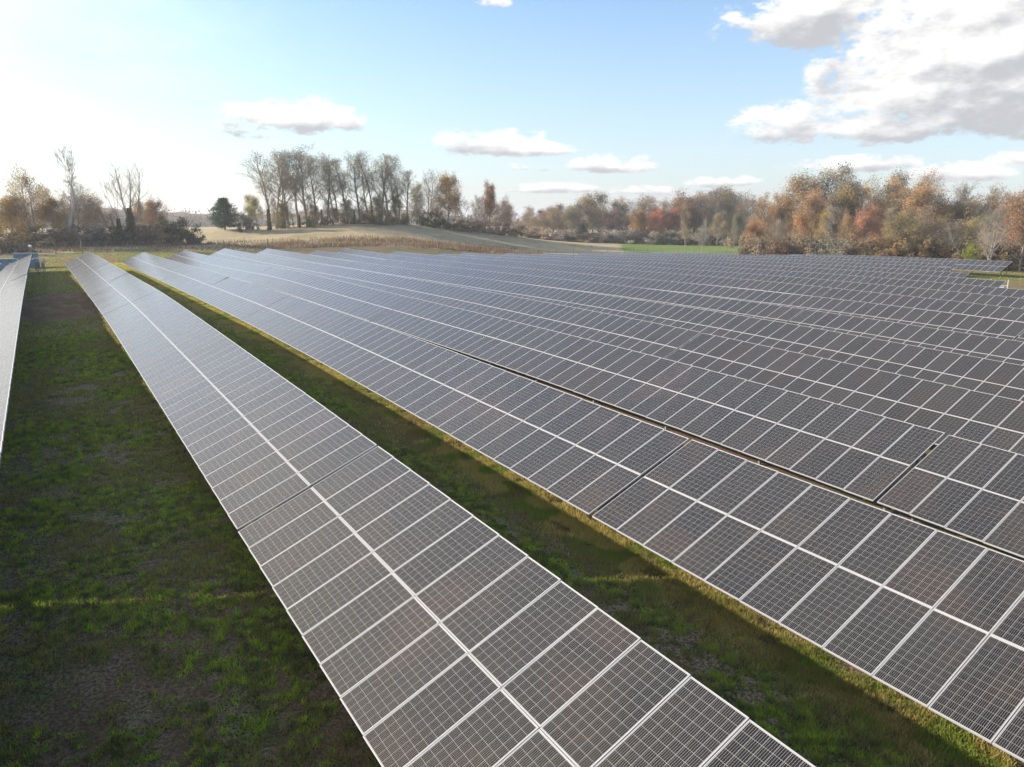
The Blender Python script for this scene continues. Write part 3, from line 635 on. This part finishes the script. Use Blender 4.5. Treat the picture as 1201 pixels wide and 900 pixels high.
    rs = [('bare_tree', 'bare0', 504, 252, 206, 'grey leafless tree just right of the tall hill stand', GRYB, .8), ('autumn_tree', 'leafy2', 525, 250, 213, 'brown round-crowned tree right of the grey leafless tree', (.235, .155, .06), .85),
          ('shrub', 'shrub1', 494, 248, 240, 'dark ivy thicket below the grey leafless tree', DKG, .5), ('shrub', 'shrub2', 510, 249, 243, 'dark rounded thicket below the brown round-crowned tree', DKG, .8),
          ('autumn_tree', 'half0', 545, 256, 230, 'dusky brown thin tree on the falling slope of the hill', GRYB, .8), ('autumn_tree', 'half1', 558, 260, 236, 'grey-brown tree left of the rust-topped slope tree', GRYB, .9),
          ('autumn_tree', 'leafy1', 574, 262, 224, 'rust-topped tree on the falling hill slope', (.23, .115, .07), .7), ('autumn_tree', 'half2', 590, 268, 236, 'dark brown twiggy tree right of the rust-topped slope tree', MAROON, .9),
          ('autumn_tree', 'half0', 604, 275, 246, 'low dark brown tree at the foot of the hill slope', GRYB, 1.0), ('shrub', 'shrub0', 535, 252, 252, 'brown brush on the hill slope below the round-crowned tree', BROWN, 1.2),
          ('shrub', 'shrub1', 560, 259, 256, 'dark brush on the hill slope left of the rust-topped tree', MAROON, 1.2), ('shrub', 'shrub2', 588, 267, 258, 'maroon brush at the lower hill slope', MAROON, 1.4)]
    rs += [('autumn_tree', 'half1', 488, 250, 222, 'olive-brown half-leafed tree joining the tall hill stand to the grey leafless tree', OLIVE, 1.0),
           ('autumn_tree', 'half2', 516, 254, 232, 'dull brown tree behind the brown round-crowned tree', BROWN, 1.1), ('autumn_tree', 'half0', 536, 257, 234, 'grey twiggy tree just right of the round-crowned tree', GRYB, 1.1),
           ('autumn_tree', 'half2', 566, 264, 238, 'brown twiggy tree behind the rust-topped slope tree', BROWN, 1.2), ('autumn_tree', 'half1', 582, 268, 240, 'tan twiggy tree between the two darkest slope trees', TAN, 1.2),
           ('autumn_tree', 'half1', 597, 272, 243, 'rusty low tree near the foot of the hill slope', RUST, 1.2), ('shrub', 'shrub0', 548, 255, 253, 'tan brush in the middle of the hill slope', TAN, 1.5),
           ('shrub', 'shrub2', 574, 263, 257, 'grey brush below the rust-topped slope tree', GRYB, 1.5), ('shrub', 'shrub1', 604, 273, 262, 'brown brush ending the hill slope trees', BROWN, 1.5),
           ('shrub', 'shrub1', 522, 251, 253, 'olive brush under the round-crowned tree', OLIVE, 1.4)]
    for n, k, px, d, yt, lab, lf, w in rs: tree(n, k, px, d, yt, lab, GH_, lf, GREY, w, 'shrub' if n == 'shrub' else 'tree')
    # far line across the valley
    GF = 'trees of the far wood line across the valley field'
    R = random.Random(21); i = 0
    prof = [(605, 250), (640, 243), (660, 247), (690, 239), (720, 243), (745, 238), (765, 241), (790, 232), (815, 236), (835, 229), (860, 235), (890, 240)]
    pos = sorted([610+i*9.7+R.uniform(-3, 3) for i in range(29)])
    for j, px in enumerate(pos):
        yt = np.interp(px, [p[0] for p in prof], [p[1] for p in prof]) + R.uniform(-4, 9); d = 338+R.uniform(0, 22)
        k = R.choice(['half0', 'half1', 'half2', 'leafy0', 'leafy3', 'tall1']); lf = R.choice([BROWN, TAN, GRYB, TAN, OLIVE, (.26, .15, .08)])
        d0_ = d
        tree('autumn_tree', k, px, d, yt, 'brown autumn tree, %s from left in the far wood line beyond the hay field' % th(j), GF, lf, GREY, R.uniform(1.3, 1.7))
    for j, px in enumerate(sorted([622+i*13+R.uniform(-5, 5) for i in range(20)])):
        lf = R.choice([(.30, .26, .21), BROWN, GRYB, (.30, .26, .2), TAN]); tree('shrub', 'shrub%d' % (j % 3), px, 332+R.uniform(-3, 5), 266+R.uniform(-6, 6), 'brush at the foot of the far wood line, %s from left' % th(j), 'brush along the far wood edge', lf, GREY, R.uniform(1.8, 2.6), 'shrub')
    tree('cedar_tree', 'pine', 682, 330, 263, 'small dark green cedar at the edge of the far hay field', GF, DKG, DARKB, 1.0)
    tree('autumn_tree', 'leafy2', 750, 331, 252, 'olive and rust tree with a full round crown at the far field edge', GF, (.27, .15, .05), GREY, .95)
    tree('autumn_tree', 'leafy0', 773, 332, 251, 'orange-pink full tree right of the olive and rust one', GF, (.36, .17, .09), GREY, 1.1)
    tree('autumn_tree', 'leafy1', 790, 333, 252, 'orange-brown tree, rightmost of the full orange crowns at the field edge', GF, (.33, .17, .09), GREY, 1.0)
    tree('autumn_tree', 'leafy3', 842, 322, 255, 'tan rounded small tree at the green pasture edge', GF, TAN, GREY, .9)
    tree('autumn_tree', 'leafy2', 863, 318, 257, 'grey-green small round tree at the right end of the pasture', GF, (.15, .15, .08), GREY, .9)
    tree('bare_tree', 'half1', 804, 236, 246, 'slim bare tree standing alone in front of the green pasture', 'lone saplings along the pasture fence', TAN, GREY, .5)
    tree('sapling', 'bare1', 825, 232, 262, 'pale leafless sapling in front of the green pasture', 'lone saplings along the pasture fence', GRYB, PALE, .6)
    tree('sapling', 'bare0', 862, 230, 262, 'thin sapling near the right end of the pasture fence', 'lone saplings along the pasture fence', GRYB, GREY, .4)
    # woods on the right
    GW = 'trees of the right-hand woods behind the solar field'
    prof = [(870, 246), (890, 236), (905, 226), (918, 220), (940, 212), (960, 205), (978, 208), (1000, 214), (1020, 212), (1040, 216), (1062, 214), (1085, 205), (1110, 213), (1130, 220), (1155, 223), (1175, 230), (1190, 236), (1230, 232), (1300, 230)]
    pal = [RUST, ORANGE, TAN, TAN, (.32, .23, .13), ORANGE, (.30, .20, .11), GRYB, OLIVE, BROWN, GOLD]
    j = 0
    for layer, (d0, n, dy) in enumerate(((205, 19, 0), (190, 19, 9), (176, 17, 28))):
        for q in range(n):
            px = 884 + (q+.5)*(1232-884)/n + R.uniform(-6, 6)
            yt = np.interp(px, [p[0] for p in prof], [p[1] for p in prof]) + dy + R.uniform(-3, 8) + (R.uniform(0, 12) if layer else 0)
            yt += 8; k = R.choice(['half0', 'half1', 'half2', 'half0', 'half1', 'half2', 'leafy0', 'leafy1', 'leafy3'] + (['tall0', 'tall2', 'tall1'] if layer == 0 else ['bare0', 'tall0', 'tall2', 'tall1'] + (['bare1', 'half1', 'bare0'] if layer == 2 else [])))
            lf = R.choice(pal); nm = {'tall': 'bare_tree', 'bare': 'bare_tree'}.get(k[:4], 'autumn_tree')
            say = 'thin bare' if nm == 'bare_tree' else {RUST: 'rust-red', BROWN: 'brown', ORANGE: 'orange', TAN: 'tan', MAROON: 'maroon', GOLD: 'golden', GRYB: 'grey-brown', OLIVE: 'olive'}.get(lf, 'orange-brown')
            tree(nm, k, px, d0+R.uniform(-5, 5), yt, '%s tree, %s from left in the %s layer of the right-hand woods' % (say, th(q), ('back', 'middle', 'front')[layer]), GW, [1.2*(v*.88+.14*sum(lf)/3) for v in lf], GREY, R.uniform(.85, 1.15))
    for q in range(26):
        px = 886+q*13+R.uniform(-5, 5); yt = np.interp(px, [880, 1000, 1200, 1240], [277, 281, 284, 284]) + R.uniform(-16, 11)
        lf = R.choice([TAN, (.32, .25, .16), GRYB, ORANGE, (.32, .24, .13), BROWN, TAN])
        tree('shrub', 'shrub%d' % (q % 3), px, 171+R.uniform(-3, 3), yt, 'brush along the foot of the right-hand woods, %s from left' % th(q), 'brush along the right woods edge', lf, GREY, R.uniform(.9, 1.3), 'shrub')
    tree('shrub', 'shrub1', 1145, 160, 279, 'bright yellow-green bush before the right-hand woods', 'shrubs before the right-hand woods', (.20, .23, .035), GREY, .42, 'shrub')
    tree('bare_tree', 'bare1', 1163, 162, 250, 'pale-barked leafless tree right of the bright green bush', GW, TAN, PALE, .8)
    tree('autumn_tree', 'leafy0', 1203, 166, 236, 'rust-pink leafy tree cut by the right picture edge', GW, (.33, .21, .13), GREY, 1.1)
    tree('autumn_tree', 'leafy1', 885, 178, 268, 'small orange-red tree at left end of the right-hand woods', GW, (.31, .18, .10), GREY, 1.0)
    tree('autumn_tree', 'half1', 898, 182, 240, 'orange-tan tree standing forward at left end of the woods', GW, (.30, .18, .09), GREY, .8)
build_trees()
print('trees done')
def build_distance():
    # wooded ridge on the skyline: one mass nobody could count
    m, g, b = mat('distant_wood'); pos = g.new('ShaderNodeNewGeometry').outputs['Position']
    g.l.new(g.mix(g.ramp(g.noise(pos, .12, 5), .35, .65), (.11, .085, .06), (.20, .15, .10)), b.inputs['Base Color']); b.inputs['Roughness'].default_value = 1
    R = np.random.default_rng(8); az = np.radians(np.linspace(-75, 150, 420)); top = 8 + 5*np.sin(az*7)+4*np.sin(az*17+1) + R.uniform(-1, 1, 420)
    prof = [(0, 0), (14, .55), (40, 1.0), (110, 1.15)]; V, F = [], []
    for k, (dd, hh) in enumerate(prof):
        for i, a in enumerate(az): d = 720+dd+40*math.sin(a*5); V.append((math.sin(a)*d, math.cos(a)*d, -1.5 + (top[i]+2.0)*hh))
    n = len(az)
    for k in range(len(prof)-1):
        for i in range(n-1): F.append((k*n+i, k*n+i+1, (k+1)*n+i+1, (k+1)*n+i))
    o = put('hills', mesh_from('hills', V, F, [m], smooth=True)); o['kind'] = 'structure'
    N = 60000; i = R.integers(0, n, N); f = R.uniform(0, 1, N); a = az[np.minimum(i, n-2)] + f*(az[1]-az[0]); d = 716+R.uniform(0, 60, N)+40*np.sin(a*5)
    z = -1.5 + (top[i]+2)*np.interp(d-716-40*np.sin(a*5), [0, 14, 40, 60], [0, .6, 1.02, 1.1])*R.uniform(.2, 1, N) + R.uniform(0, 4.5, N)
    me = leaf_mesh('distant_wood', np.stack([np.sin(a)*d, np.cos(a)*d, z], 1), 1.9, R, .3); o = put('distant_wood', me); o['kind'] = 'stuff'; o.color = (.20, .15, .105, 1)
build_distance()

# ------------------------------------------------------------------ fence, cabinets, small equipment
def build_small():
    wood, g, b = mat('weathered_post'); b.inputs['Base Color'].default_value = (.20, .17, .14, 1); b.inputs['Roughness'].default_value = .9
    g.l.new(g.mix(g.noise(g.new('ShaderNodeNewGeometry').outputs['Position'], 2, 4), (.13, .11, .09), (.27, .23, .19)), b.inputs['Base Color'])
    wire, g, b = mat('fence_wire'); b.inputs['Base Color'].default_value = (.35, .34, .33, 1); b.inputs['Metallic'].default_value = .5; b.inputs['Roughness'].default_value = .5
    V, F = [], []; tube(V, F, [(0, 0, -.4), (0, 0, 1.2), (0, 0, 2.35)], [.085, .08, .075], 7); pm = mesh_from('post', V, F, [wood])
    V, F = [], []; tube(V, F, [(0, 0, -.4), (0, 0, 1.2), (0, 0, 2.6)], [.14, .13, .12], 8); pm2 = mesh_from('corner_post', V, F, [wood])
    def fence(pts, label, step=4.6, braces=()):
        o = thing('wire_fence', label, 'fence', (pts[0][0], pts[0][1], gz(*pts[0])), None); O = Vector(o.location); pos = []
        for (ax, ay), (bx, by) in zip(pts[:-1], pts[1:]):
            n = max(1, int(math.hypot(bx-ax, by-ay)/step))
            for i in range(n): pos.append((ax+(bx-ax)*i/n, ay+(by-ay)*i/n))
        pos.append(pts[-1]); P = [Vector((x, y, gz(x, y))) for x, y in pos]
        for i, p in enumerate(P):
            big = i % 8 == 0; put('corner_post' if big else 'post', pm2 if big else pm, o, p-O)
        for h in (.15, .5, .85, 1.2, 1.6, 2.0, 2.28):
            V, F = [], []; tube(V, F, [p-O+Vector((0, 0, h)) for p in P], [.008]*len(P), 3, False); put('wire', mesh_from('wire', V, F, [wire]), o)
        for i in braces:
            V, F = [], []; tube(V, F, [P[i]-O+Vector((0, 0, 2.0)), P[i+1]-O+Vector((0, 0, 2.0))], [.05, .05], 6); put('brace_rail', mesh_from('brace_rail', V, F, [wood]), o)
    fence(FENCE[:-1], 'long wire fence on wooden posts behind the far ends of the solar rows', braces=(12, 13))
    fence([(FENCE[-2][0]+3, FENCE[-2][1]), (150, 130), (157, 100), (160, 75), (150, 62), (122, 47), (118, 36)], 'wire fence on wooden posts beside the small green at the right', step=4.0)
    # electrical cabinets at the far left
    blue, g, b = mat('blue_grey_paint'); b.inputs['Base Color'].default_value = (.13, .19, .25, 1); b.inputs['Roughness'].default_value = .45
    dark, g, b = mat('dark_vent'); b.inputs['Base Color'].default_value = (.05, .06, .07, 1); b.inputs['Roughness'].default_value = .6
    teal, g, b = mat('teal_paint'); b.inputs['Base Color'].default_value = (.10, .22, .27, 1); b.inputs['Roughness'].default_value = .45
    conc, g, b = mat('concrete'); b.inputs['Base Color'].default_value = (.42, .41, .38, 1); b.inputs['Roughness'].default_value = .9
    g.l.new(g.mix(g.noise(g.new('ShaderNodeNewGeometry').outputs['Position'], 4, 5), (.33, .32, .3), (.5, .49, .46)), b.inputs['Base Color'])
    white, g, b = mat('white_paint'); b.inputs['Base Color'].default_value = (.75, .75, .73, 1); b.inputs['Roughness'].default_value = .4
    black, g, b = mat('black_plastic'); b.inputs['Base Color'].default_value = (.03, .03, .035, 1); b.inputs['Roughness'].default_value = .5
    grey, g, b = mat('grey_enclosure'); b.inputs['Base Color'].default_value = (.36, .37, .37, 1); b.inputs['Roughness'].default_value = .45
    def part(name, parent, boxes, m, bev=.0):
        V, F = [], []
        for c, s in boxes: box(V, F, c, s)
        o = put(name, mesh_from(name, V, F, [m]), parent)
        if bev: md = o.modifiers.new('bevel', 'BEVEL'); md.width = bev; md.segments = 2
        return o
    def cabinet(px, d, w, dp, h, m, label, doors):
        x, y = place(px, d); o = thing('electrical_cabinet', label, 'electrical cabinet', (x, y, gz(x, y)), 'electrical cabinets at the far left', -YAW+rad(20))
        part('concrete_pad', o, [((0, 0, .02), (w+.5, dp+.5, .30))], conc, .02); part('cabinet_body', o, [((0, 0, .17+h/2), (w, dp, h))], m, .03)
        part('roof_cap', o, [((0, 0, .17+h+.04), (w+.12, dp+.12, .075))], m, .02)
        for i in range(doors):
            dw = w/doors; cx = -w/2+dw*(i+.5); dr = part('door', o, [((cx, -dp/2-.02, .17+h/2), (dw-.06, .04, h-.16))], m, .01)
            part('door_handle', dr, [((cx+dw*.32, -dp/2-.06, .17+h*.5), (.04, .05, .22))], white)
            part('vent_grille', dr, [((cx, -dp/2-.046, .17+h*.82+k*.05), (dw*.4, .012, .025)) for k in range(4)], dark)
            part('warning_sign', dr, [((cx, -dp/2-.046, .17+h*.62), (.26, .012, .2))], white)
    cabinet(26, 150, 3.3, 1.6, 2.3, blue, 'large blue-grey electrical cabinet with three doors beside the leftmost solar row', 3)
    cabinet(2, 146, 2.6, 1.5, 1.7, teal, 'smaller teal electrical cabinet at the left picture edge', 2)
    x, y = place(33, 158); o = thing('weather_mast', 'slim mast with white globe beside the blue-grey cabinet', 'weather mast', (x, y, gz(x, y)))
    V, F = [], []; tube(V, F, [(0, 0, -.3), (0, 0, 2.9)], [.05, .04], 8); put('pole', mesh_from('pole', V, F, [STEEL]), o)
    V, F = [], []
    for i in range(6):
        a = math.pi*i/5
        for k in range(10): t = 2*math.pi*k/10; V.append((math.sin(a)*math.cos(t)*.26, math.sin(a)*math.sin(t)*.26, 3.1+math.cos(a)*.26))
    for i in range(5):
        for k in range(10): F.append((i*10+k, i*10+(k+1) % 10, (i+1)*10+(k+1) % 10, (i+1)*10+k))
    put('globe', mesh_from('globe', V, F, [white], smooth=True), o); part('mounting_arm', o, [((.25, 0, 2.6), (.5, .05, .05))], STEEL)
    # inverter rack behind the far end of the leftmost row
    r = 0; y = 127.0; x = mid_x(0, y)+2.75; o = thing('inverter_rack', 'grey inverter boxes on a post rack beside the far end of leftmost row', 'inverter', (x, y, gz(x, y)), None, 0)
    for sx in (-.55, .55): part('post', o, [((sx, 0, 1.15), (.09, .09, 2.6))], STEEL)
    for z in (.9, 1.9): part('cross_rail', o, [((0, -.06, z), (1.5, .05, .08))], STEEL)
    bx = part('inverter_box', o, [((-.3, -.24, 1.45), (.62, .3, 1.05))], grey, .03); part('cooling_fins', bx, [((-.3+k*.08-.24, -.42, 1.45), (.02, .06, .8)) for k in range(7)], dark)
    bx = part('combiner_box', o, [((.36, -.2, 1.5), (.45, .22, .7))], grey, .02); part('switch_handle', bx, [((.36, -.33, 1.45), (.06, .06, .2))], black)
    part('conduit', o, [((-.3, -.16, .42), (.07, .07, .95)), ((.36, -.16, .55), (.05, .05, 1.2))], black); part('sun_shade', o, [((0, -.2, 2.42), (1.9, .9, .04))], grey)
    # white pipe barrier on a pale pad, far right
    x, y = place(1181, 114); x *= 1.0; o = thing('pipe_barrier', 'white pipe frame standing on a pale pad on the far-right green', 'barrier', (x, y, gz(x, y)), None, -YAW-rad(25))
    part('concrete_pad', o, [((0, 0, .04), (2.9, 2.2, .22))], conc, .02)
    for sx in (-.95, .95): part('upright', o, [((sx, .2, .95), (.09, .09, 1.7))], white)
    part('crossbar', o, [((0, .2, 1.0), (1.85, .08, .08))], white); part('transformer_box', o, [((0, .25, .5), (1.1, .6, .7))], white, .03)
build_small()

# ------------------------------------------------------------------ thin autumn haze: one closed box of even air round everything
def build_haze():
    m = bpy.data.materials.new('haze'); m.use_nodes = True; g = NT(m.node_tree); g.n.clear()
    out = g.new('ShaderNodeOutputMaterial'); v = g.new('ShaderNodeVolumePrincipled'); v.inputs['Color'].default_value = (.93, .95, 1, 1); v.inputs['Density'].default_value = HAZE; v.inputs['Anisotropy'].default_value = .2
    g.l.new(v.outputs[0], out.inputs['Volume'])
    V, F = [], []; box(V, F, (0, 500, 10), (16000, 16000, 60)); o = put('haze', mesh_from('haze', V, F, [m])); o['kind'] = 'stuff'
HAZE = 0.00028
if HAZE: build_haze()
